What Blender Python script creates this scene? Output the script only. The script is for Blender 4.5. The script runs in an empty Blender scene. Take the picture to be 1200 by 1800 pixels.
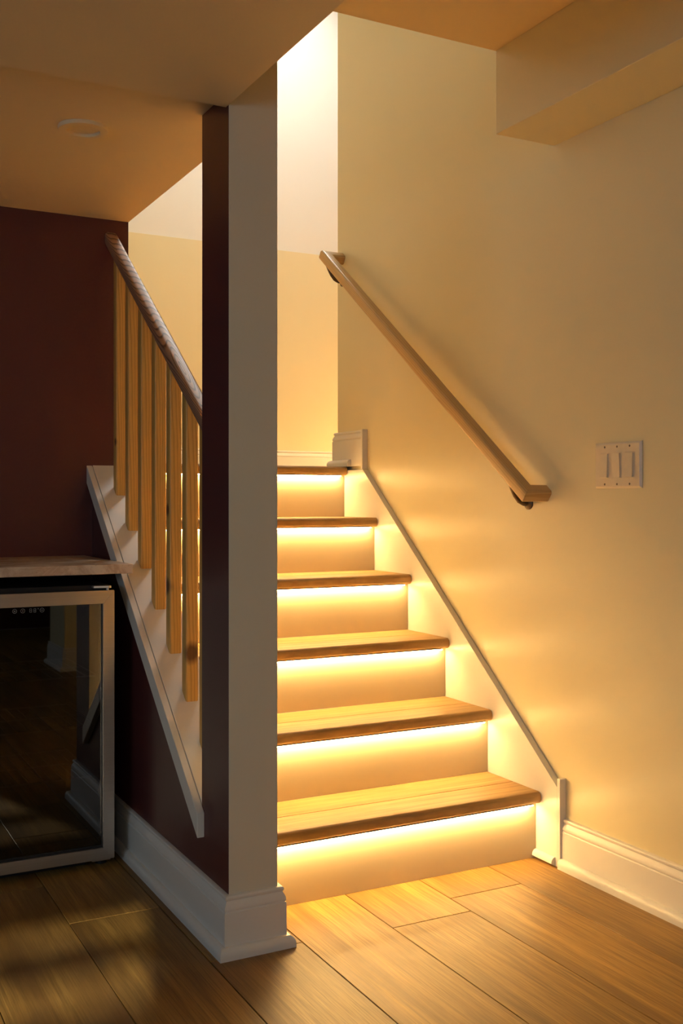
import bpy, bmesh, math, random
from mathutils import Vector, Matrix
random.seed(7)
S = bpy.context.scene
C = S.collection

# ------------------------------------------------------------------ camera
F, YH, TH, EYE = 1852.9, 881.2, 0.4845, 1.0083      # fitted to a 1200 x 1800 frame
cam_d = bpy.data.cameras.new('camera'); cam = bpy.data.objects.new('camera', cam_d); C.objects.link(cam)
cam_d.sensor_fit = 'HORIZONTAL'; cam_d.sensor_width = 36.0; cam_d.lens = F/1200*36
cam_d.shift_y = (YH-900)/1200; cam_d.clip_start = 0.02
cam.location = (0, 0, EYE); cam.rotation_euler = (math.pi/2, 0, -TH)
S.camera = cam

# ------------------------------------------------------------------ world, lights, exposure
w = bpy.data.worlds.new('world'); S.world = w; w.use_nodes = True
w.node_tree.nodes['Background'].inputs[0].default_value = (0.62, 0.78, 1.0, 1)
w.node_tree.nodes['Background'].inputs[1].default_value = 0.6
vs = S.view_settings
vs.view_transform = 'Standard'; vs.look = 'None'; vs.exposure = 0.24; vs.gamma = 1.0; vs.use_curve_mapping = False

LED_COLOR = (1.0, 0.62, 0.22)
LED_STRENGTH = 106.0

def area(name, loc, target, sx, sy, power, color, spread=math.pi):
    d = bpy.data.lights.new(name, 'AREA'); d.shape = 'RECTANGLE'; d.size = sx; d.size_y = sy
    d.energy = power; d.color = color; d.spread = spread
    o = bpy.data.objects.new(name, d); C.objects.link(o)
    o.location = loc
    o.rotation_euler = (Vector(target)-Vector(loc)).to_track_quat('-Z', 'Y').to_euler()
    return o
# daylight of the upper floor coming down the stairwell
area('stairwell_daylight', (2.25, 4.45, 3.95), (1.55, 4.0, 1.2), 0.45, 0.45, 21, (1.0, 0.97, 0.90))
# daylight from the basement window in the left wall
area('window_daylight', (-2.45, 0.05, 1.30), (1.0, 1.2, 0.7), 1.5, 0.8, 14, (0.60, 0.80, 1.0))
# fill light added behind the camera, set at an unseen, added door
area('added_door_fill', (-0.9, -2.55, 1.05), (0.6, 2.2, 0.9), 0.8, 1.5, 5.0, (0.86, 0.93, 1.0))

# low sun, cut into bands by the added slatted door behind the camera
sd_ = bpy.data.lights.new('sun', 'SUN'); sd_.energy = 9.0; sd_.angle = math.radians(0.6); sd_.color = (1.0, 0.82, 0.60)
so_ = bpy.data.objects.new('sun', sd_); C.objects.link(so_); so_.location = (-2, -6, 3)
so_.rotation_euler = Vector((0.30, 1.0, -0.30)).to_track_quat('-Z', 'Y').to_euler()

# ------------------------------------------------------------------ dimensions (metres)
R, G, YR = 0.19, 0.2318, 2.3876            # riser, going, first riser
XSK, XR = 1.8798, 1.9014                   # skirt face, right wall face
X0, X1 = 0.8691, 0.9882                    # dividing wall faces
YP0, YP1, YB = 2.1894, 2.3581, 3.3717      # pillar front, pillar back, maroon back wall
H1, H2, H3 = 1.92, 2.2302, 1.8886          # left ceiling, right ceiling, soffit
XBK, YBK, HBK = 1.7021, 2.3361, 2.0035     # bulkhead
YE, YF, ZF = 3.6455, 5.05, 2.327           # end of right wall, far wall, change of paint
ZL = 6*R                                   # landing
XL, YN = -2.6, -2.8                        # room limits left and behind the camera
ZU, ZT = 2.5, 4.7
TT, OV = 0.0335, 0.024                     # nosing thickness, overhang
capz = lambda y: 0.2935+0.8237*(y-2.3625)

# ------------------------------------------------------------------ helpers
def mesh_obj(name, bm, mats, parent=None, smooth=False, angle=40):
    me = bpy.data.meshes.new(name)
    bmesh.ops.remove_doubles(bm, verts=bm.verts, dist=1e-6)
    bmesh.ops.recalc_face_normals(bm, faces=bm.faces)
    bm.to_mesh(me); bm.free()
    if not isinstance(mats, (list, tuple)): mats = [mats]
    for m in mats: me.materials.append(m)
    if smooth:
        me.shade_smooth()
        me.set_sharp_from_angle(angle=math.radians(angle))
    o = bpy.data.objects.new(name, me); C.objects.link(o)
    if parent is not None: o.parent = parent
    return o
def box(bm, x0, x1, y0, y1, z0, z1, bev=0, seg=2):
    vs_ = [bm.verts.new(p) for p in ((x0,y0,z0),(x1,y0,z0),(x1,y1,z0),(x0,y1,z0),(x0,y0,z1),(x1,y0,z1),(x1,y1,z1),(x0,y1,z1))]
    fs = [bm.faces.new([vs_[i] for i in q]) for q in ((0,3,2,1),(4,5,6,7),(0,1,5,4),(1,2,6,5),(2,3,7,6),(3,0,4,7))]
    if bev:
        es = list({e for f in fs for e in f.edges})
        bmesh.ops.bevel(bm, geom=es, offset=bev, segments=seg, affect='EDGES', profile=0.5)
    return fs
def bbox(*a, **k):
    bm = bmesh.new(); box(bm, *a, **k); return bm
def prism(pts, axis, a, b, bev=0, seg=2):
    """closed polygon of 2-D points extruded along axis from a to b"""
    bm = bmesh.new()
    def P(p, t):
        return {'x': (t, p[0], p[1]), 'y': (p[0], t, p[1]), 'z': (p[0], p[1], t)}[axis]
    A = [bm.verts.new(P(p, a)) for p in pts]; B = [bm.verts.new(P(p, b)) for p in pts]
    bm.faces.new(A); bm.faces.new(B[::-1])
    n = len(pts)
    for i in range(n): bm.faces.new([A[i], B[i], B[(i+1) % n], A[(i+1) % n]])
    if bev: bmesh.ops.bevel(bm, geom=list(bm.edges), offset=bev, segments=seg, affect='EDGES', profile=0.5)
    return bm
def sweep(path, prof, z0=0.0, side=1):
    """mitred sweep of a (distance from wall, height) profile along a wall path in plan"""
    bm = bmesh.new(); P = [Vector(p) for p in path]; n = len(P)
    N = []
    for i in range(n-1):
        d = (P[i+1]-P[i]).normalized(); N.append(Vector((-d.y, d.x))*side)
    rings = []
    for i in range(n):
        if i == 0: m = N[0]
        elif i == n-1: m = N[-1]
        else:
            m = N[i-1]+N[i]; m = m/m.dot(N[i])
        rings.append([bm.verts.new((P[i].x+m.x*d, P[i].y+m.y*d, z0+z)) for d, z in prof])
    k = len(prof)
    for i in range(n-1):
        for j in range(k):
            bm.faces.new([rings[i][j], rings[i+1][j], rings[i+1][(j+1) % k], rings[i][(j+1) % k]])
    bm.faces.new(rings[0]); bm.faces.new(rings[-1][::-1])
    return bm
def rings_mesh(rings, caps=True):
    bm = bmesh.new(); V = [[bm.verts.new(p) for p in r] for r in rings]; k = len(V[0])
    for i in range(len(V)-1):
        for j in range(k): bm.faces.new([V[i][j], V[i][(j+1) % k], V[i+1][(j+1) % k], V[i+1][j]])
    if caps: bm.faces.new(V[0][::-1]); bm.faces.new(V[-1])
    return bm
def tube(path, rad, n=12):
    P = [Vector(p) for p in path]; rings = []
    up = Vector((0, 1, 0))
    for i, p in enumerate(P):
        d = (P[min(i+1, len(P)-1)]-P[max(i-1, 0)]).normalized()
        a = d.cross(up)
        if a.length < 1e-3: a = d.cross(Vector((1, 0, 0)))
        a.normalize(); b = d.cross(a)
        r = rad[i] if isinstance(rad, (list, tuple)) else rad
        rings.append([p+a*r*math.cos(t*2*math.pi/n)+b*r*math.sin(t*2*math.pi/n) for t in range(n)])
    return rings_mesh(rings)
def lathe(prof, n=40, M=None):
    """profile of (radius, z); revolved about z and moved by matrix M"""
    bm = bmesh.new(); rows = []
    for r, z in prof:
        rows.append([bm.verts.new((r*math.cos(2*math.pi*i/n), r*math.sin(2*math.pi*i/n), z)) for i in range(n)] if r > 1e-6 else [bm.verts.new((0, 0, z))])
    for a, b in zip(rows, rows[1:]):
        for i in range(n):
            j = (i+1) % n
            q = [a[i % len(a)], a[j % len(a)], b[j % len(b)], b[i % len(b)]]
            u = []
            for v in q:
                if v not in u: u.append(v)
            if len(u) > 2: bm.faces.new(u)
    if M is not None: bm.transform(M)
    return bm
def empty(name, loc=(0, 0, 0)):
    o = bpy.data.objects.new(name, None); C.objects.link(o); o.location = loc; o.empty_display_size = 0.1
    return o
def tag(o, label=None, cat=None, group=None, kind=None):
    if label: o['label'] = label
    if cat: o['category'] = cat
    if group: o['group'] = group
    if kind: o['kind'] = kind
    return o
def struct(name, bm, mats, label, cat, **k):
    return tag(mesh_obj(name, bm, mats, **k), label, cat, kind='structure')

# ------------------------------------------------------------------ materials
class NT:
    def __init__(s, name):
        s.m = bpy.data.materials.new(name); s.m.use_nodes = True
        s.t = s.m.node_tree; s.n = s.t.nodes; s.l = s.t.links
        s.b = s.n['Principled BSDF']
    def new(s, typ, **k):
        n = s.n.new(typ)
        for a, v in k.items(): setattr(n, a, v)
        return n
    def link(s, a, b): s.l.new(a, b)
    def val(s, sock, v):
        if hasattr(v, 'is_linked') or isinstance(v, bpy.types.NodeSocket): s.l.new(v, sock)
        else: sock.default_value = v
    def math(s, op, a, b=0.0, c=0.0):
        n = s.new('ShaderNodeMath', operation=op)
        for i, v in enumerate((a, b, c)): s.val(n.inputs[i], v)
        return n.outputs[0]
    def mixc(s, f, a, b, mode='MIX'):
        n = s.new('ShaderNodeMix', data_type='RGBA', blend_type=mode)
        s.val(n.inputs[0], f); s.val(n.inputs[6], a); s.val(n.inputs[7], b)
        return n.outputs[2]
    def noise(s, vec, scale, detail=4, rough=0.55, dist=0.0):
        n = s.new('ShaderNodeTexNoise'); s.link(vec, n.inputs['Vector'])
        n.inputs['Scale'].default_value = scale; n.inputs['Detail'].default_value = detail
        n.inputs['Roughness'].default_value = rough; n.inputs['Distortion'].default_value = dist
        return n.outputs[0]
    def mapv(s, vec, scale=(1, 1, 1), loc=(0, 0, 0), rot=(0, 0, 0)):
        n = s.new('ShaderNodeMapping'); s.link(vec, n.inputs[0])
        n.inputs[1].default_value = loc; n.inputs[2].default_value = rot; n.inputs[3].default_value = scale
        return n.outputs[0]
    def ramp(s, fac, stops):
        n = s.new('ShaderNodeValToRGB'); s.link(fac, n.inputs[0])
        e = n.color_ramp.elements
        while len(e) < len(stops): e.new(0.5)
        for i, (p, c) in enumerate(stops):
            e[i].position = p; e[i].color = c if len(c) == 4 else (*c, 1)
        return n.outputs[0]
    def bump(s, h, strength, dist=0.001):
        n = s.new('ShaderNodeBump'); n.inputs['Strength'].default_value = strength; n.inputs['Distance'].default_value = dist
        s.link(h, n.inputs['Height']); s.link(n.outputs[0], s.b.inputs['Normal'])
    def pos(s): return s.new('ShaderNodeNewGeometry').outputs['Position']
    def obj(s): return s.new('ShaderNodeTexCoord').outputs['Object']
    def rnd(s): return s.new('ShaderNodeObjectInfo').outputs['Random']
def paint(name, col, rough=0.5, bump=0.06, var=0.04, spec=0.5, scale=320):
    t = NT(name); p = t.pos()
    n = t.noise(p, 2.2, 3)
    c = t.mixc(n, tuple(x*(1-var) for x in col)+(1,), tuple(min(1, x*(1+var)) for x in col)+(1,))
    t.link(c, t.b.inputs['Base Color'])
    t.b.inputs['Roughness'].default_value = rough; t.b.inputs['Specular IOR Level'].default_value = spec
    t.bump(t.noise(p, scale, 2), bump, 0.0006)
    return t.m
M_CREAM = paint('cream_wall_paint', (0.82, 0.725, 0.46), 0.32)
M_PILLAR_COOL = paint('pillar_paint_cool_light', (0.71, 0.66, 0.53), 0.45)  # pillar paint with the grey cast of the cool light mixed in
M_WHITEW = paint('white_wall_paint', (0.84, 0.82, 0.76), 0.5)
M_CEIL = paint('ceiling_paint_warm_glow', (0.92, 0.725, 0.44), 0.75, 0.05)  # orange glow bounced up from the step lights is tinted into this colour
M_MAROON = paint('maroon_wall_paint', (0.098, 0.025, 0.023), 0.42, 0.06, 0.06)
M_TRIM = paint('white_trim_paint', (0.80, 0.77, 0.71), 0.32, 0.04, 0.02, scale=120)
M_CAP = paint('white_cap_paint', (0.80, 0.75, 0.67), 0.4, 0.04, 0.02, scale=120)
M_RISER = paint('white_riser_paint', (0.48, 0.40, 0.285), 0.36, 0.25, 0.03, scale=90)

def plank_mat(name, along, light, dark, dull):
    t = NT(name); p = t.pos(); r = t.rnd()
    off = t.new('ShaderNodeCombineXYZ'); t.val(off.inputs[0], t.math('MULTIPLY', r, 37.0)); t.val(off.inputs[1], t.math('MULTIPLY', r, 91.0)); 
    v = t.new('ShaderNodeVectorMath', operation='ADD'); t.link(p, v.inputs[0]); t.link(off.outputs[0], v.inputs[1]); v = v.outputs[0]
    sc = lambda a, b: (a, b, 1) if along == 'y' else (b, a, 1)
    warp = t.noise(t.mapv(v, sc(3.0, 0.8)), 1.0, 3)
    fine = t.noise(t.mapv(v, sc(330, 6.0)), 1.0, 3, 0.7)
    lines = t.noise(t.mapv(v, sc(75, 1.6)), 1.0, 4, 0.7, 0.3)
    mid = t.noise(t.mapv(v, sc(26, 1.3)), 1.0, 5, 0.65, 0.6)
    big = t.noise(t.mapv(v, sc(5.0, 0.9)), 1.0, 3, 0.5, 0.8)
    c = t.mixc(t.ramp(mid, [(0.33, (0, 0, 0)), (0.66, (1, 1, 1))]), (*dark, 1), (*light, 1))
    c = t.mixc(t.ramp(big, [(0.44, (0, 0, 0)), (0.64, (0.85, 0.85, 0.85))]), c, (*dull, 1))
    c = t.mixc(t.math('MULTIPLY', t.ramp(fine, [(0.45, (0, 0, 0)), (0.62, (1, 1, 1))]), 0.5), c, tuple(x*0.55 for x in dark)+(1,))
    c = t.mixc(t.math('MULTIPLY', t.ramp(lines, [(0.50, (0, 0, 0)), (0.64, (1, 1, 1))]), 0.5), c, tuple(x*0.6 for x in dark)+(1,))
    hsv = t.new('ShaderNodeHueSaturation'); t.val(hsv.inputs['Value'], t.math('ADD', 0.86, t.math('MULTIPLY', r, 0.28))); t.link(c, hsv.inputs['Color'])
    t.link(hsv.outputs[0], t.b.inputs['Base Color'])
    t.val(t.b.inputs['Roughness'], t.math('ADD', 0.40, t.math('MULTIPLY', fine, 0.18)))
    t.bump(fine, 0.22, 0.0006)
    return t.m
M_FLOOR = plank_mat('oak_vinyl_plank', 'y', (0.44, 0.255, 0.060), (0.25, 0.132, 0.030), (0.14, 0.07, 0.020))
M_TREAD = plank_mat('oak_vinyl_tread', 'x', (0.60, 0.385, 0.15), (0.44, 0.26, 0.09), (0.46, 0.28, 0.10))
def ring_wood(name, light, dark, axis_off, tilt, freq, rough=0.4, knots=(), contrast=0.8, wobble=0.004, sap=None):
    """growth rings about an axis that leans against the length (local y), for cathedral grain"""
    t = NT(name); o = t.obj(); r = t.rnd()
    sep = t.new('ShaderNodeSeparateXYZ'); t.link(o, sep.inputs[0])
    x, y, z = sep.outputs
    nx = t.noise(t.mapv(o, (14, 3.0, 14)), 1.0, 3)
    dx = t.math('ADD', t.math('ADD', x, axis_off[0]), t.math('MULTIPLY', t.math('SUBTRACT', nx, 0.5), wobble*6))
    dz = t.math('ADD', t.math('ADD', z, axis_off[1]), t.math('MULTIPLY', y, tilt))
    dz = t.math('ADD', dz, t.math('MULTIPLY', t.math('SUBTRACT', r, 0.5), 0.03 if knots is not None and len(knots) else 0.0))
    rad = t.math('SQRT', t.math('ADD', t.math('MULTIPLY', dx, dx), t.math('MULTIPLY', dz, dz)))
    ring = t.math('FRACT', t.math('MULTIPLY', rad, freq))
    fine = t.noise(t.mapv(o, (260, 5, 260)), 1.0, 3, 0.7)
    k = t.ramp(ring, [(0.0, (0, 0, 0)), (0.52, (0.10, 0.10, 0.10)), (0.80, (1, 1, 1)), (0.90, (0.9, 0.9, 0.9)), (1.0, (0, 0, 0))])
    k = t.math('MULTIPLY', k, t.math('ADD', contrast*0.65, t.math('MULTIPLY', fine, contrast*0.6)))
    c = t.mixc(k, (*light, 1), (*dark, 1))
    c = t.mixc(t.math('MULTIPLY', t.ramp(fine, [(0.5, (0, 0, 0)), (0.75, (1, 1, 1))]), 0.25), c, tuple(q*0.6 for q in dark)+(1,))
    if knots:
        P = t.pos()
        for kp, kr in knots:
            d = t.new('ShaderNodeVectorMath', operation='DISTANCE'); d.inputs[1].default_value = kp
            m = t.mapv(P, (1, 1, 0.72), (0, 0, kp[2]*0.28)); t.link(m, d.inputs[0])
            q = t.math('DIVIDE', d.outputs['Value'], kr)
            f = t.ramp(t.math('ADD', q, t.math('MULTIPLY', t.math('SUBTRACT', fine, 0.5), 0.5)), [(0.45, (1, 1, 1)), (0.95, (0, 0, 0))])
            c = t.mixc(t.math('MULTIPLY', f, 0.88), c, (0.075, 0.022, 0.008, 1))
    t.link(c, t.b.inputs['Base Color']); t.b.inputs['Roughness'].default_value = rough
    t.bump(k, 0.15, 0.0005)
    return t.m
M_OAK = ring_wood('oak_rail_wood', (0.47, 0.28, 0.165), (0.085, 0.036, 0.018), (0.003, 0.010), 0.12, 210, 0.42, contrast=1.0, wobble=0.0024)
M_OAKR = ring_wood('light_oak_rail_wood', (0.60, 0.405, 0.18), (0.40, 0.235, 0.085), (0.03, 0.02), 0.02, 160, 0.36, contrast=0.6)
KN = [((0.930, 2.600, 0.615), 0.026), ((0.9145, 2.747, 0.778), 0.022), ((0.913, 2.748, 0.985), 0.016), ((0.913, 3.262, 1.195), 0.013)]
M_PINE = ring_wood('pine_baluster_wood', (0.74, 0.44, 0.11), (0.42, 0.20, 0.04), (0.030, 0.034), 0.012, 210, 0.45, knots=KN, contrast=0.6, wobble=0.003)

def plain(name, col, rough=0.4, metal=0.0, spec=0.5):
    t = NT(name); p = t.pos()
    n = t.noise(p, 60, 3)
    t.link(t.mixc(n, tuple(x*0.93 for x in col)+(1,), tuple(min(1, x*1.07) for x in col)+(1,)), t.b.inputs['Base Color'])
    t.b.inputs['Roughness'].default_value = rough; t.b.inputs['Metallic'].default_value = metal
    t.b.inputs['Specular IOR Level'].default_value = spec
    return t.m
M_PLASTIC = plain('ivory_plastic', (0.80, 0.69, 0.50), 0.35)
M_BLACK = plain('black_plastic', (0.012, 0.012, 0.013), 0.45)
M_INNER = plain('black_liner', (0.02, 0.02, 0.02), 0.5)
M_BRONZE = plain('dark_bronze_metal', (0.10, 0.075, 0.055), 0.35, 0.85)
M_DARKSCREW = plain('screw_metal', (0.25, 0.20, 0.14), 0.4, 0.6)
M_WIRE = plain('shelf_chrome', (0.5, 0.5, 0.5), 0.3, 1.0)
M_ICON = plain('printed_icon_grey', (0.42, 0.42, 0.42), 0.5)
def steel():
    t = NT('brushed_steel'); p = t.pos()
    n = t.noise(t.mapv(p, (2, 2, 700)), 1.0, 2)
    t.b.inputs['Metallic'].default_value = 1.0
    t.link(t.mixc(n, (0.50, 0.47, 0.44, 1), (0.62, 0.59, 0.56, 1)), t.b.inputs['Base Color'])
    t.val(t.b.inputs['Roughness'], t.math('ADD', 0.30, t.math('MULTIPLY', n, 0.15)))
    return t.m
M_STEEL = steel()
def glass():
    t = NT('tinted_door_glass')
    tr = t.new('ShaderNodeBsdfTransparent'); tr.inputs[0].default_value = (0.30, 0.30, 0.31, 1)
    gl = t.new('ShaderNodeBsdfGlossy'); gl.inputs['Color'].default_value = (0.9, 0.9, 0.9, 1); gl.inputs['Roughness'].default_value = 0.015
    fr = t.new('ShaderNodeFresnel'); fr.inputs[0].default_value = 2.1
    mx = t.new('ShaderNodeMixShader'); t.link(fr.outputs[0], mx.inputs[0]); t.link(tr.outputs[0], mx.inputs[1]); t.link(gl.outputs[0], mx.inputs[2])
    t.link(mx.outputs[0], t.n['Material Output'].inputs[0])
    return t.m
M_GLASS = glass()
def clear():
    t = NT('clear_glass'); tr = t.new('ShaderNodeBsdfTransparent'); tr.inputs[0].default_value = (0.9, 0.93, 0.92, 1)
    gl = t.new('ShaderNodeBsdfGlossy'); gl.inputs['Roughness'].default_value = 0.02
    fr = t.new('ShaderNodeFresnel'); fr.inputs[0].default_value = 1.45
    mx = t.new('ShaderNodeMixShader'); t.link(fr.outputs[0], mx.inputs[0]); t.link(tr.outputs[0], mx.inputs[1]); t.link(gl.outputs[0], mx.inputs[2])
    t.link(mx.outputs[0], t.n['Material Output'].inputs[0])
    return t.m
M_CLEAR = clear()
def stone():
    t = NT('veined_counter_stone'); p = t.pos()
    v = t.noise(t.mapv(p, (3, 5, 3), rot=(0, 0, 0.6)), 1.6, 6, 0.6, 1.6)
    s = t.noise(p, 160, 2)
    c = t.mixc(t.ramp(v, [(0.42, (0, 0, 0)), (0.5, (1, 1, 1)), (0.58, (0, 0, 0))]), (0.74, 0.62, 0.49, 1), (0.54, 0.40, 0.29, 1))
    c = t.mixc(t.ramp(s, [(0.62, (0, 0, 0)), (0.75, (0.5, 0.5, 0.5))]), c, (0.35, 0.24, 0.17, 1))
    t.link(c, t.b.inputs['Base Color']); t.b.inputs['Roughness'].default_value = 0.22
    return t.m
M_STONE = stone()
def led():
    t = NT('warm_led_diffuser')
    t.b.inputs['Base Color'].default_value = (0.8, 0.7, 0.5, 1)
    t.b.inputs['Emission Color'].default_value = (*LED_COLOR, 1); t.b.inputs['Emission Strength'].default_value = LED_STRENGTH
    return t.m
M_LED = led()
M_FROST = plain('frosted_lens', (0.92, 0.735, 0.46), 0.6)

# ------------------------------------------------------------------ floor
floor = struct('floor', bbox(XL, XR+0.1, YN, YB+0.1, -0.05, -0.006), M_BLACK, 'brown oak-look plank floor of the basement room', 'floor')
PW = 0.2235
joints = {0.597: 2.528, 0.597-PW: 2.805, 0.8205: 2.175, 1.044: 1.02, 1.2675: 2.148, 1.491: 0.72, 1.7145: 1.35}
k0 = int((XL-0.597)/PW)-1
for k in range(k0, 7):
    xa = 0.597+PW*k
    xb = min(xa+PW, XR); xa_ = max(xa, XL)
    if xb-xa_ < 0.02: continue
    j = next((v for q, v in joints.items() if abs(q-xa) < 0.02), 1.9-0.43*((k*7) % 4)+0.11*k % 0.3)
    y = j
    while y > YN: y -= 1.52
    while y < YB:
        ya, yb = max(y, YN), min(y+1.52, YB)
        if yb-ya > 0.02:
            # leave no plank under the stairs: stop at the first riser
            if xa_ >= X1 and yb > YR+0.01: yb = YR+0.01
            if yb-ya > 0.02:
                g = 0.0011
                mesh_obj('plank', bbox(xa_+g, xb-g, ya+g, yb-g, -0.006, 0.0, 0.0008, 1), M_FLOOR, floor)
        y += 1.52

# ------------------------------------------------------------------ walls
def faces_mat(o, fn):
    for p in o.data.polygons: p.material_index = fn(p.normal, p.center)
wd = struct('wall_divider', prism([(YP0, 0), (YB, 0), (YB, capz(YB)-0.016), (YP1, capz(YP1)-0.016), (YP1, ZU), (YP0, ZU)], 'x', X0, X1, 0.0015, 2),
            [M_PILLAR_COOL, M_MAROON], 'dividing wall ending in a tall pillar, maroon on its left side and cream in front', 'wall')
faces_mat(wd, lambda n, c: 1 if n.x < -0.9 else 0)
wb = struct('wall_back', bbox(XL-0.1, X1, YB, YB+0.12, 0, ZU), [M_CREAM, M_MAROON], 'dark maroon back wall behind the bar counter', 'wall')
faces_mat(wb, lambda n, c: 1 if n.y < -0.9 else 0)
struct('wall_right', bbox(XR, XR+0.12, YN, YE, 0, ZT, 0.002), M_CREAM, 'long cream wall carrying the handrail and the light switches', 'wall')
struct('wall_landing_back', bbox(X0, 4.6, YF, YF+0.1, ZL-0.1, ZF), M_CREAM, 'cream wall at the back of the upper landing', 'wall')
struct('wall_landing_top', bbox(X0, 4.6, YF+0.004, YF+0.1, ZF, ZT), M_WHITEW, 'white upper wall above the landing lit by daylight', 'wall')
struct('wall_stairwell_left', bbox(X0, X1, YB+0.12, YF, 0, ZT), M_CREAM, 'cream left side wall of the landing', 'wall')
struct('wall_landing_right', bbox(4.6, 4.7, YE-0.12, YF+0.1, ZL-0.1, ZT), M_WHITEW, 'white right end wall of the landing', 'wall')
struct('wall_landing_front', bbox(XR+0.12, 4.6, YE-0.12, YE, ZL-0.1, ZT), M_WHITEW, 'white wall behind the stair wall', 'wall')
struct('wall_upper_left', bbox(X0, X1, YP0, YB+0.12, ZU, ZT), M_WHITEW, 'white upper wall over the dividing wall', 'wall')
struct('wall_upper_front', bbox(X1, XR, YBK-0.12, YBK, ZU, ZT), M_WHITEW, 'white upper wall over the ceiling edge', 'wall')
struct('ceiling_stairwell', bbox(X0, 4.7, YP0, YF+0.1, ZT, ZT+0.1), M_WHITEW, 'white ceiling high over the stairwell', 'ceiling')

# room behind the camera, with a window in the left wall and an added door opening
bm = bmesh.new()
WY0, WY1, WZ0, WZ1 = -0.75, 0.85, 0.9, 1.7
for a in ((YN, WY0, 0, ZU), (WY1, YB+0.12, 0, ZU), (WY0, WY1, 0, WZ0), (WY0, WY1, WZ1, ZU)):
    box(bm, XL-0.1, XL, *a)
struct('wall_left', bm, M_MAROON, 'maroon left wall with the basement window', 'wall')
wn = struct('window_1', prism([(WY0, WZ0), (WY1, WZ0), (WY1, WZ1), (WY0, WZ1)], 'x', XL-0.06, XL-0.05), M_CLEAR, 'basement window in the left wall', 'window')
for a in ((WY0, WY1, WZ0, WZ0+0.04), (WY0, WY1, WZ1-0.04, WZ1), (WY0, WY0+0.04, WZ0, WZ1), (WY1-0.04, WY1, WZ0, WZ1), (0.03, 0.07, WZ0, WZ1)):
    mesh_obj('window_frame', bbox(XL-0.08, XL-0.03, *a), M_TRIM, wn)
DX0, DX1, DZ1 = -1.55, -0.75, 1.70
bm = bmesh.new()
for a in ((XL-0.1, DX0, 0, ZU), (DX1, XR+0.12, 0, ZU), (DX0, DX1, DZ1, ZU)): box(bm, a[0], a[1], YN-0.1, YN, a[2], a[3])
struct('wall_behind', bm, M_MAROON, 'maroon wall behind the viewer with an added glazed door', 'wall')
dr = struct('added_door_1', bbox(DX0+0.08, DX1-0.08, YN-0.07, YN-0.064, 0.1, DZ1-0.08), M_CLEAR, 'unseen glazed door with slatted blind, added behind the viewer to shape the light', 'door')
for a in ((DX0, DX0+0.08, 0, DZ1), (DX1-0.08, DX1, 0, DZ1), (DX0+0.08, DX1-0.08, 0, 0.1), (DX0+0.08, DX1-0.08, DZ1-0.08, DZ1)):
    mesh_obj('door_frame', bbox(a[0], a[1], YN-0.09, YN-0.04, a[2], a[3]), M_TRIM, dr)
for k in range(14):  # slats added to break the sun into soft bands on the floor
    z = 0.16+0.105*k
    mesh_obj('slat', prism([(YN-0.045, z), (YN-0.043, z+0.002), (YN-0.012, z+0.044), (YN-0.014, z+0.046)], 'x', DX0+0.08, DX1-0.08), M_TRIM, dr)
struct('wall_return', bbox(1.46, XR, -0.92, -0.54, 0, H2), M_CREAM, 'short cream wall return seen in the fridge glass', 'wall')

# ------------------------------------------------------------------ ceilings
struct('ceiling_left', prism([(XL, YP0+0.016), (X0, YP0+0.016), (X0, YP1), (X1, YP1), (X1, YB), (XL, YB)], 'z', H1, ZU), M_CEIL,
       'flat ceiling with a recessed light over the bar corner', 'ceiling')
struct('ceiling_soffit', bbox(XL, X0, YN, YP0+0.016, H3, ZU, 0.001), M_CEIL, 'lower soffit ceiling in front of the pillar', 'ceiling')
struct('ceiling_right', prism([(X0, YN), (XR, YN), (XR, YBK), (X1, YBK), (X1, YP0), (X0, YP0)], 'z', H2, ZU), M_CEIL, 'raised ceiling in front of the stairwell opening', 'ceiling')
struct('ceiling_bulkhead', bbox(XBK, XR, YN, YBK, HBK, H2, 0.002), M_CREAM, 'boxed bulkhead running along the top of the right wall', 'bulkhead')

# ------------------------------------------------------------------ baseboards
BB = [(0, 0), (0.0155, 0), (0.0155, 0.0985), (0.0145, 0.1000), (0.0130, 0.1005), (0.0130, 0.1030), (0.0150, 0.1045), (0.0152, 0.1075), (0.0135, 0.1130),
      (0.0105, 0.1190), (0.0085, 0.1225), (0.0085, 0.1240), (0.0108, 0.1262), (0.0112, 0.1300), (0.0095, 0.1330), (0.0060, 0.1345), (0, 0.1345)]
SH = [(0.0155, 0), (0.0320, 0)]+[(0.0175+0.0145*math.cos(a), 0.010+0.0165*math.sin(a)) for a in [i*math.pi/2/6 for i in range(7)]]+[(0.0155, 0.0265)]
def baseboard(name, path, side, label, z0=0.0, shoe_path=None):
    b = struct(name, sweep(path, BB, z0, side), M_TRIM, label, 'baseboard', smooth=True, angle=28)
    s = mesh_obj('shoe_molding', sweep(shoe_path or path, SH, z0, side), M_TRIM, b, smooth=True, angle=35)
    return b
baseboard('baseboard_divider', [(X1, YR), (X1, YP0), (X0, YP0), (X0, YB)], 1, 'tall white moulded baseboard wrapping the foot of the pillar', shoe_path=[(X1, YR), (X1, YP0), (X0, YP0), (X0, YB)])
baseboard('baseboard_right', [(XR, -0.54), (XR, 2.2820)], 1, 'white moulded baseboard along the cream right wall')
baseboard('baseboard_back', [(X0-0.034, YB), (XL, YB)], 1, 'white baseboard behind the fridge')
baseboard('baseboard_return', [(XR-0.034, -0.92), (1.46, -0.92), (1.46, -0.54), (XR-0.034, -0.54)], 1, 'white baseboard around the wall return')
baseboard('baseboard_landing_corner', [(XR, 3.418), (XR, YE), (XR+0.9, YE)], 1, 'white baseboard block at the top of the stairs turning the wall corner', ZL, [(XR, 3.506), (XR, YE), (XR+0.9, YE)])
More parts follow.
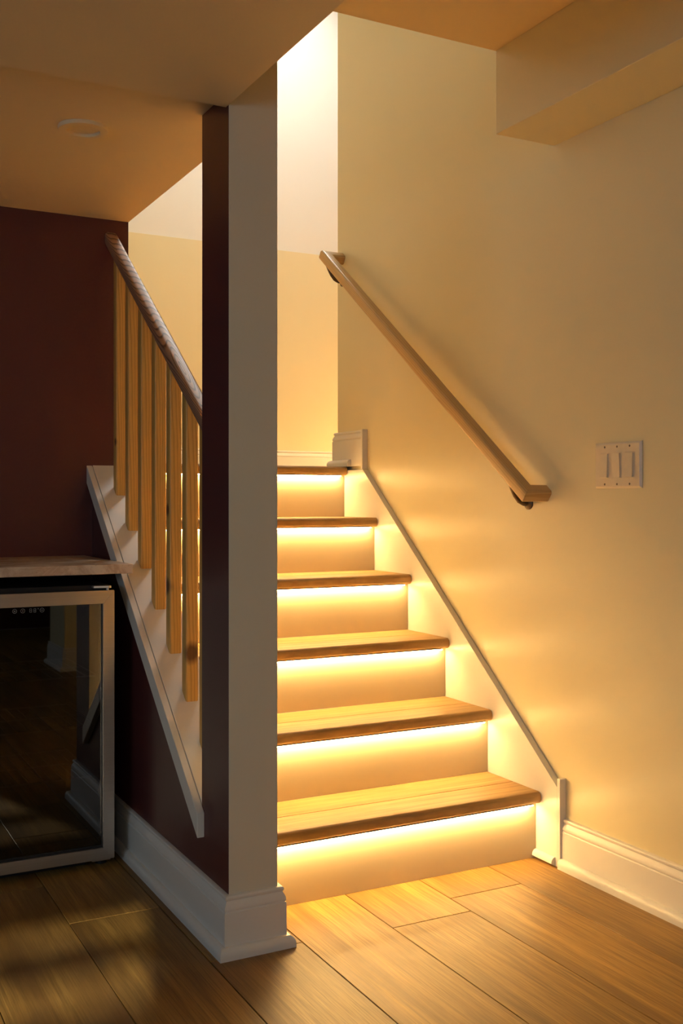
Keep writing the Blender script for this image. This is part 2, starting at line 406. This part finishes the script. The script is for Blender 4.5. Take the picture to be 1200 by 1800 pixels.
baseboard('baseboard_landing_back', [(2.80, YF), (X1, YF)], 1, 'white baseboard along the back wall of the landing', ZL)

# ------------------------------------------------------------------ skirt board on the right wall
sk = lambda y: 0.2328+0.8177*(y-2.3124)
trim1 = struct('trim_1', prism([(2.2950, 0), (2.2950, sk(2.2950)), (3.405, sk(3.405)), (YE, sk(3.405)), (YE, 0.6), (3.3, 0.4), (2.5, 0)], 'x', XSK, XR, 0.0012, 2), M_TRIM,
               'white skirt board climbing beside the steps on the cream wall', 'trim')
mesh_obj('end_strip', bbox(XSK-0.0005, XR, 2.2835, 2.2945, 0, 0.2440, 0.001), M_TRIM, trim1)
mesh_obj('top_strip', bbox(XSK-0.0005, XR, 3.4060, 3.4175, sk(3.405)+0.0015, ZL+0.1345, 0.001), M_TRIM, trim1)
mesh_obj('shoe_molding', prism([(XSK-a*0.93, z) for a, z in [(0, 0)]+[(0.002+0.0135*math.cos(i*math.pi/12), 0.008+0.0165*math.sin(i*math.pi/12)) for i in range(7)]+[(0, 0.0245)]], 'y', 2.303, YR, 0), M_TRIM, trim1, smooth=True)

# ------------------------------------------------------------------ cap of the half wall
trim2 = struct('trim_2', prism([(YP1, capz(YP1)-0.016), (YB-0.0005, capz(YB-0.0005)-0.016), (YB-0.0005, capz(YB-0.0005)), (YP1, capz(YP1))], 'x', X0+0.0012, X1+0.002, 0.0008, 1), M_CAP,
               'sloping white cap on the half wall under the balusters', 'trim')
mesh_obj('edge_trim', prism([(2.3425, capz(2.3425)-0.0585), (YB-0.0008, capz(YB)-0.0585), (YB-0.0008, capz(YB)-0.0015), (2.3425, capz(2.3425)-0.0015)], 'x', X0-0.018, X0, 0.001, 1), M_CAP, trim2)

# ------------------------------------------------------------------ staircase
stairs = tag(empty('staircase', (0.5*(X1+XSK), YR, 0)), 'short flight of wooden steps with white risers and glowing strips under each nosing', 'stairs')
def child(o, p):
    o.parent = p; o.matrix_parent_inverse = Matrix.Translation(-p.location)
    return o
def nose_prof(yf, zt, yb):
    """bull-nosed profile in (y, z)"""
    r = TT*0.40; pts = [(yb, zt-TT), (yb, zt)]
    for i in range(7):
        a = math.pi/2+i*math.pi/2/6; pts.append((yf+r+r*math.cos(a), zt-r+r*math.sin(a)))
    for i in range(7):
        a = math.pi+i*math.pi/2/6; pts.append((yf+r+r*math.cos(a), zt-TT+r+r*math.sin(a)))
    return pts
XA, XBN = X1+0.001, XSK-0.0015
for k in range(6):
    yr = YR+k*G; z1 = (k+1)*R
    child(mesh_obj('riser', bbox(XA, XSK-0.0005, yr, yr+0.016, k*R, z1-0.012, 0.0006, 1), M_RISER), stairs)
    seam = yr+0.101
    if k < 5:
        t = child(mesh_obj('tread', bbox(XA, XBN, seam+0.0032, yr+G, z1-0.022, z1, 0.0008, 1), M_TREAD), stairs)
    else:
        t = child(mesh_obj('tread', bbox(XA, XSK, seam+0.0012, YE, z1-0.022, z1, 0.0008, 1), M_TREAD), stairs)
    bm = prism(nose_prof(yr-OV, z1, yr+0.001), 'x', XA, XBN)
    n = mesh_obj('nosing', bm, M_TREAD, t, smooth=True)
    b = mesh_obj('nosing_board', bbox(XA, XBN, yr+0.001, seam, z1-0.022, z1, 0.0004, 1), M_TREAD, t)
ORD = ['lowest', 'second lowest', 'third', 'fourth', 'fifth', 'topmost']
for k in range(6):
    yr = YR+k*G; zb = (k+1)*R-TT
    e = tag(empty('led_strip', (1.42, yr-0.008, zb)), 'glowing warm white light strip under the %s step nosing' % ORD[k], 'light strip', 'light strips under the stair nosings')
    child(mesh_obj('backing', bbox(XA+0.005, 1.857, yr-0.0185, yr-0.0065, zb-0.0012, zb, 0), M_PLASTIC), e)
    child(mesh_obj('diffuser', bbox(XA+0.006, 1.856, yr-0.018, yr-0.007, zb-0.0042, zb-0.0012, 0.001, 2), M_LED), e)
struct('floor_landing', bbox(X0, 4.6, YE, YF, ZL-0.12, ZL), M_TREAD, 'wooden floor of the upper landing', 'floor')
struct('floor_landing_front', bbox(X0+0.119+0.0, XSK, YR+5*G+0.02, YE, ZL-0.12, ZL-0.0225), M_BLACK, 'base under the landing edge', 'floor')

# second flight, turning right from the landing behind the end of the cream wall
up_st = tag(empty('upper_staircase', (2.85, 4.35, ZL)), 'upper flight of steps turning right from the landing, hidden behind the cream wall', 'stairs')
for k in range(6):
    xr = 2.85+k*G; z1 = ZL+(k+1)*R
    child(mesh_obj('riser', bbox(xr, xr+0.016, YE+0.001, YF-0.001, ZL+k*R, z1-0.012), M_RISER), up_st)
    child(mesh_obj('tread', bbox(xr-OV, xr+G if k < 5 else 4.599, YE+0.001, YF-0.001, z1-TT+0.002, z1, 0.006, 2), M_TREAD), up_st)
    e = tag(empty('led_strip', (xr-0.008, 4.35, z1-TT)), 'glowing light strip under step %s of the hidden upper flight' % ('one', 'two', 'three', 'four', 'five', 'six')[k], 'light strip', 'light strips of the upper flight')
    child(mesh_obj('diffuser', bbox(xr-0.012, xr-0.002, YE+0.02, YF-0.02, z1-TT-0.0022, z1-TT+0.0008, 0.001, 1), M_LED), e)

# ------------------------------------------------------------------ balustrade on the half wall
bal = tag(empty('balustrade', (0.931, 2.9, capz(2.9))), 'oak rail on square pine balusters standing on the sloping half wall', 'balustrade')
RS = 0.735; ang = math.atan(RS); RZ = lambda y: 1.849+RS*(y-3.36)
rw, rh, rr = 0.041, 0.036, 0.0105
def rrect(wd_, ht, r, n=5):
    pts = []
    for cx, cy, a0 in ((wd_/2-r, ht/2-r, 0), (-wd_/2+r, ht/2-r, 90), (-wd_/2+r, -ht/2+r, 180), (wd_/2-r, -ht/2+r, 270)):
        for i in range(n+1):
            a = math.radians(a0+90*i/n); pts.append((cx+r*math.cos(a), cy+r*math.sin(a)))
    return pts
# local y runs along the rail so that the grain follows it
ya, yb = YP1+0.0005, YB-0.0005
ym = 0.5*(ya+yb); L = (yb-ya)/math.cos(ang)
rings = []
for s in (-1, 1):
    ring = []
    for a, b in rrect(rw, rh, rr):
        # plumb cut: shift along the rail so the end stands vertical
        ring.append((a, s*L/2+b*math.tan(ang), b))
    rings.append(ring)
rl = mesh_obj('rail', rings_mesh(rings[::-1]), M_OAK, smooth=True, angle=50)
rl.parent = bal; rl.location = Vector((0.931, ym, RZ(ym)))-bal.location; rl.rotation_euler = (ang, 0, 0)
bw = 0.034
for k in range(7):
    y0 = 3.252-0.1305*k; yc = y0+bw/2; x0, x1 = 0.914, 0.914+bw
    r = 0.0045
    ring = [(x, y) for x, y in [(p[0]+0.931, p[1]+yc) for p in rrect(bw, bw, r, 3)]]
    lo = [(x, y, capz(y)+0.0003) for x, y in ring]
    hi = [(x, y, RZ(y)-rh/2/math.cos(ang)+0.0008) for x, y in ring]
    o = mesh_obj('baluster', rings_mesh([lo, hi]), M_PINE, smooth=True, angle=50)
    # re-base so that local y is the length of the stick
    zc = capz(yc)+0.5
    o.data.transform(Matrix.Rotation(-math.pi/2, 4, 'X') @ Matrix.Translation((-0.931, -yc, -zc)))
    o.parent = bal; o.location = Vector((0.931, yc, zc))-bal.location; o.rotation_euler = (math.pi/2, 0, 0)

# ------------------------------------------------------------------ handrail on the right wall
hr = tag(empty('handrail', (XR, 2.9, 1.4)), 'light oak handrail with mitred wall returns on the cream right wall', 'handrail')
P1, P2 = Vector((1.831, 2.369, 1.031)), Vector((1.831, 3.604, 1.945))
d = (P2-P1).normalized(); up = Vector((0, -d.z, d.y)); sd = Vector((1, 0, 0))
prof = [sd*a+up*b for a, b in rrect(0.040, 0.038, 0.009, 5)]
def cut(p0, direc, normal, pt):
    t = (pt-p0).dot(normal)/direc.dot(normal); return p0+direc*t
n1 = (Vector((-1, 0, 0))+d).normalized(); n2 = (d+Vector((1, 0, 0))).normalized()
r1 = [cut(P1+q, d, n1, P1) for q in prof]; r2 = [cut(P1+q, d, n2, P2) for q in prof]
o = mesh_obj('rail', rings_mesh([r1, r2]), M_OAKR, smooth=True, angle=50)
a_ = math.atan2(d.z, d.y); pm = (P1+P2)/2
o.data.transform(Matrix.Rotation(-a_, 4, 'X') @ Matrix.Translation(-pm)); o.parent = hr; o.location = pm-hr.location; o.rotation_euler = (a_, 0, 0)
for ring, pt in ((r1, P1), (r2, P2)):
    w1 = [Vector((XR-0.0003, q.y, q.z)) for q in ring]
    o = mesh_obj('wall_return', rings_mesh([ring, w1] if pt is P1 else [w1, ring]), M_OAKR, smooth=True, angle=50)
    o.data.transform(Matrix.Rotation(-math.pi/2, 4, 'Z') @ Matrix.Translation(-pt)); o.parent = hr; o.location = pt-hr.location; o.rotation_euler = (0, 0, math.pi/2)
for yb_ in (2.447, 3.600):
    t = (yb_-P1.y)/(P2.y-P1.y); zr = P1.z+(P2.z-P1.z)*t-0.0235
    zw = zr-0.062
    br = mesh_obj('bracket', lathe([(0, 0), (0.019, 0), (0.019, 0.004), (0.014, 0.008), (0.008, 0.010), (0, 0.0105)], 24,
                  Matrix.Translation((XR, yb_, zw)) @ Matrix.Rotation(-math.pi/2, 4, 'Y')), M_BRONZE, smooth=True)
    child(br, hr)
    pth = [(XR-0.006, yb_, zw), (XR-0.020, yb_, zw-0.001), (XR-0.036, yb_, zw+0.006), (XR-0.050, yb_, zw+0.022), (XR-0.061, yb_, zw+0.042), (1.833, yb_, zr-0.002)]
    arm = mesh_obj('arm', tube(pth, [0.0085, 0.0075, 0.007, 0.0065, 0.0065, 0.0075], 12), M_BRONZE, smooth=True)
    arm.parent = br
    sadd = bbox(-0.012, 0.012, -0.030, 0.030, -0.0025, 0.0, 0.001)
    sp = mesh_obj('saddle', sadd, M_BRONZE); sp.data.transform(Matrix.Translation((1.831, yb_, zr)) @ Matrix.Rotation(a_, 4, 'X'))
    sp.parent = br

# ------------------------------------------------------------------ light switches
sw = tag(empty('light_switch', (XR, 2.075, 1.101)), 'white wall plate with three rocker light switches on the cream wall', 'light switch')
def sloped_plate(y0, y1, z0, z1, dp, inset):
    A = [(XR-0.0002, y0, z0), (XR-0.0002, y1, z0), (XR-0.0002, y1, z1), (XR-0.0002, y0, z1)]
    m_ = 0.0022
    B = [(XR-m_, y, z) for _, y, z in A]
    D = [(XR-dp, y0+inset, z0+inset), (XR-dp, y1-inset, z0+inset), (XR-dp, y1-inset, z1-inset), (XR-dp, y0+inset, z1-inset)]
    return rings_mesh([A, B, D])
child(mesh_obj('plate', sloped_plate(1.9895, 2.1610, 1.0415, 1.1610, 0.0065, 0.0055), M_PLASTIC), sw)
for i, yc in enumerate((2.0295, 2.0755, 2.1215)):
    fr_ = child(mesh_obj('switch_frame', bbox(XR-0.0072, XR-0.0055, yc-0.0165, yc+0.0165, 1.1010-0.0335, 1.1010+0.0335, 0.0006, 1), M_PLASTIC), sw)
    tip = (0.0060, 0.0030) if i != 1 else (0.0030, 0.0060)
    pts = [(XR-0.0068, 1.101-0.0312), (XR-0.0068-tip[0], 1.101-0.0312), (XR-0.0068-tip[1], 1.101+0.0312), (XR-0.0068, 1.101+0.0312)]
    pts = [(p[0], p[1]) for p in pts]
    rk = mesh_obj('rocker', prism(pts, 'y', yc-0.0138, yc+0.0138, 0.0006, 1), M_PLASTIC)
    rk.parent = fr_
    for zc in (1.101-0.0485, 1.101+0.0485):
        child(mesh_obj('screw', lathe([(0, 0.0012), (0.0022, 0.0010), (0.0030, 0), (0, 0)], 14, Matrix.Translation((XR-0.0064, yc, zc)) @ Matrix.Rotation(-math.pi/2, 4, 'Y')), M_DARKSCREW, smooth=True), sw)

# ------------------------------------------------------------------ recessed ceiling light
rcl = tag(empty('recessed_light', (0.641, 2.570, H1)), 'round recessed downlight, switched off, in the ceiling over the bar', 'ceiling light')
Tm = Matrix.Translation((0.641, 2.570, H1))
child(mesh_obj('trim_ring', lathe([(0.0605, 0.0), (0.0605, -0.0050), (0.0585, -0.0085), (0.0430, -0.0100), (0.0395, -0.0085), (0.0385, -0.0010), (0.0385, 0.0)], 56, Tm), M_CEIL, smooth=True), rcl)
child(mesh_obj('lens', lathe([(0, -0.0022), (0.0384, -0.0018), (0.0384, -0.0002), (0, -0.0002)], 56, Tm), M_FROST, smooth=True), rcl)

# ------------------------------------------------------------------ countertop
tag(mesh_obj('countertop', bbox(-0.25, 0.8455, 2.840, YB-0.0005, 0.8095, 0.8355, 0.0025, 3), M_STONE), 'thin pale stone bar counter with brown veins above the fridge', 'countertop')

# ------------------------------------------------------------------ beverage fridge
FX0, FX1, FY, FZ0, FZ1 = 0.300, 0.802, 2.870, 0.0235, 0.7630
fr = tag(empty('beverage_fridge', (0.55, FY, 0)), 'black beverage fridge with steel framed dark glass door under the counter', 'fridge')
bm = bmesh.new()
b0, b1, bf, bb_ = FX0+0.004, FX1-0.004, FY+0.040, YB-0.045
box(bm, b0, b0+0.03, bf, bb_, 0.03, FZ1+0.012); box(bm, b1-0.03, b1, bf, bb_, 0.03, FZ1+0.012)
box(bm, b0+0.03, b1-0.03, bf, bb_, FZ1-0.03, FZ1+0.012); box(bm, b0+0.03, b1-0.03, bf, bb_, 0.03, 0.075); box(bm, b0+0.03, b1-0.03, bb_-0.03, bb_, 0.075, FZ1-0.03)
child(mesh_obj('cabinet', bm, M_BLACK), fr)
door = child(mesh_obj('door', bbox(FX0+0.002, FX1-0.002, FY+0.012, FY+0.036, FZ0+0.002, FZ1-0.002), M_BLACK), fr)
# the door core is a frame too, so open it up
bm = bmesh.new(); fw = 0.0335
for a in ((FX0+0.002, FX0+fw, FZ0+0.002, FZ1-0.002), (FX1-fw, FX1-0.002, FZ0+0.002, FZ1-0.002), (FX0+fw, FX1-fw, FZ0+0.002, FZ0+fw+0.004), (FX0+fw, FX1-fw, FZ1-fw-0.004, FZ1-0.002)):
    box(bm, a[0], a[1], FY+0.012, FY+0.036, a[2], a[3])
door.data.clear_geometry(); bm.to_mesh(door.data); bm.free()
def gchild(o, p):
    o.parent = p; return o
def frame_bar(p):   # mitred bar: four outer/inner points in (x, z)
    bm = bmesh.new()
    A = [bm.verts.new((x, FY, z)) for x, z in p]; B = [bm.verts.new((x, FY+0.0118, z)) for x, z in p]
    bm.faces.new(A); bm.faces.new(B[::-1])
    for i in range(4): bm.faces.new([A[i], B[i], B[(i+1) % 4], A[(i+1) % 4]])
    bmesh.ops.bevel(bm, geom=list(bm.edges), offset=0.0009, segments=2, affect='EDGES')
    return bm
o_ = [(FX0, FZ0), (FX1, FZ0), (FX1, FZ1), (FX0, FZ1)]
i_ = [(FX0+0.0315, FZ0+0.0315), (FX1-0.0315, FZ0+0.0315), (FX1-0.0315, FZ1-0.036), (FX0+0.0315, FZ1-0.036)]
for k in range(4):
    j = (k+1) % 4
    gchild(mesh_obj('frame_bar', frame_bar([o_[k], o_[j], i_[j], i_[k]]), M_STEEL), door)
gchild(mesh_obj('glass', bbox(FX0+0.033, FX1-0.033, FY+0.0135, FY+0.0165, FZ0+0.033, FZ1-0.037), M_GLASS), door)
# wire shelves and the basket inside
def wires(z, y0, y1):
    bm = bmesh.new()
    xa, xb = b0+0.035, b1-0.035
    n = 15
    for i in range(n):
        x = xa+(xb-xa)*i/(n-1); box(bm, x-0.0012, x+0.0012, y0, y1, z-0.0012, z+0.0012)
    for y in (y0, (y0+y1)/2, y1): box(bm, xa, xb, y-0.002, y+0.002, z-0.005, z-0.0012)
    return bm
for z in (0.245, 0.385, 0.525):
    child(tag(mesh_obj('wire_shelf', wires(z, bf+0.012, bb_-0.05), M_WIRE), kind='stuff'), fr)
child(mesh_obj('hinge', prism([(FX1-0.055, FY+0.012), (FX1-0.014, FY+0.004), (FX1-0.006, FY+0.010), (FX1-0.006, FY+0.022), (FX1-0.055, FY+0.035)], 'z', FZ1+0.006, FZ1+0.0125, 0.0008, 1), M_STEEL), fr)
child(mesh_obj('hinge_pin', lathe([(0, 0), (0.004, 0), (0.004, 0.0075), (0, 0.0075)], 12, Matrix.Translation((FX1-0.016, FY+0.014, FZ1-0.001))), M_STEEL), fr)
for x in (FX0+0.03, FX1-0.025):
    for y in (FY+0.05, bb_-0.04):
        child(mesh_obj('foot', lathe([(0, 0), (0.016, 0), (0.016, 0.008), (0.008, 0.012), (0.008, 0.031), (0, 0.031)], 16, Matrix.Translation((x, y, 0.0005))), M_BLACK, smooth=True), fr)
child(mesh_obj('lower_hinge', bbox(FX1-0.060, FX1-0.008, FY+0.010, FY+0.045, FZ0-0.0065, FZ0-0.0015, 0.001), M_STEEL), fr)
child(mesh_obj('kick_panel', bbox(FX0+0.01, FX1-0.07, FY+0.045, FY+0.055, 0.002, 0.03), M_BLACK), fr)
# printed controls along the top of the glass
def flat(pts, y=FY+0.0133):
    bm = bmesh.new(); A = [bm.verts.new((x, y, z)) for x, z in pts]; B = [bm.verts.new((x, y-0.0004, z)) for x, z in pts]
    bm.faces.new(A); bm.faces.new(B[::-1])
    for i in range(len(pts)): bm.faces.new([A[i], B[i], B[(i+1) % len(pts)], A[(i+1) % len(pts)]])
    return bm
def ring_icon(x, z, r, inner):
    n = 24; bm = bmesh.new(); y = FY+0.0133
    O_ = [bm.verts.new((x+r*math.cos(6.2832*i/n), y, z+r*math.sin(6.2832*i/n))) for i in range(n)]
    I_ = [bm.verts.new((x+(r-0.0008)*math.cos(6.2832*i/n), y, z+(r-0.0008)*math.sin(6.2832*i/n))) for i in range(n)]
    for i in range(n): bm.faces.new([O_[i], O_[(i+1) % n], I_[(i+1) % n], I_[i]])
    for (a, b, c, d_) in inner:
        bm.faces.new([bm.verts.new(q) for q in ((x+a, y, z+c), (x+b, y, z+c), (x+b, y, z+d_), (x+a, y, z+d_))])
    return bm
ZC = 0.7158
for x, inner in ((0.5365, [(-0.0020, -0.0008, -0.0022, 0.0022), (0.0006, 0.0018, -0.0015, 0.0015)]), (0.5575, [(-0.0011, 0.0011, -0.0011, 0.0011)]), (0.6080, [(-0.0024, 0.0024, -0.0006, 0.0006)])):
    gchild(mesh_obj('control_icon', ring_icon(x, ZC, 0.0058, inner), M_ICON), door)
for x in (0.5783, 0.5890):
    bm = bmesh.new(); y = FY+0.0133; hw, hh, t_ = 0.0030, 0.0050, 0.0007
    for a, b, c, d_ in ((-hw, hw, hh-t_, hh), (-hw, hw, -t_/2, t_/2), (-hw, hw, -hh, -hh+t_), (-hw, -hw+t_, 0.0006, hh-0.001), (hw-t_, hw, 0.0006, hh-0.001), (-hw, -hw+t_, -hh+0.001, -0.0006), (hw-t_, hw, -hh+0.001, -0.0006)):
        bm.faces.new([bm.verts.new(q) for q in ((x+a, y, ZC+c), (x+b, y, ZC+c), (x+b, y, ZC+d_), (x+a, y, ZC+d_))])
    gchild(mesh_obj('display_digit', bm, M_ICON), door)
gchild(mesh_obj('degree_mark', flat([(0.5965, ZC+0.0055), (0.5992, ZC+0.0055), (0.5978, ZC+0.0020)]), M_ICON), door)
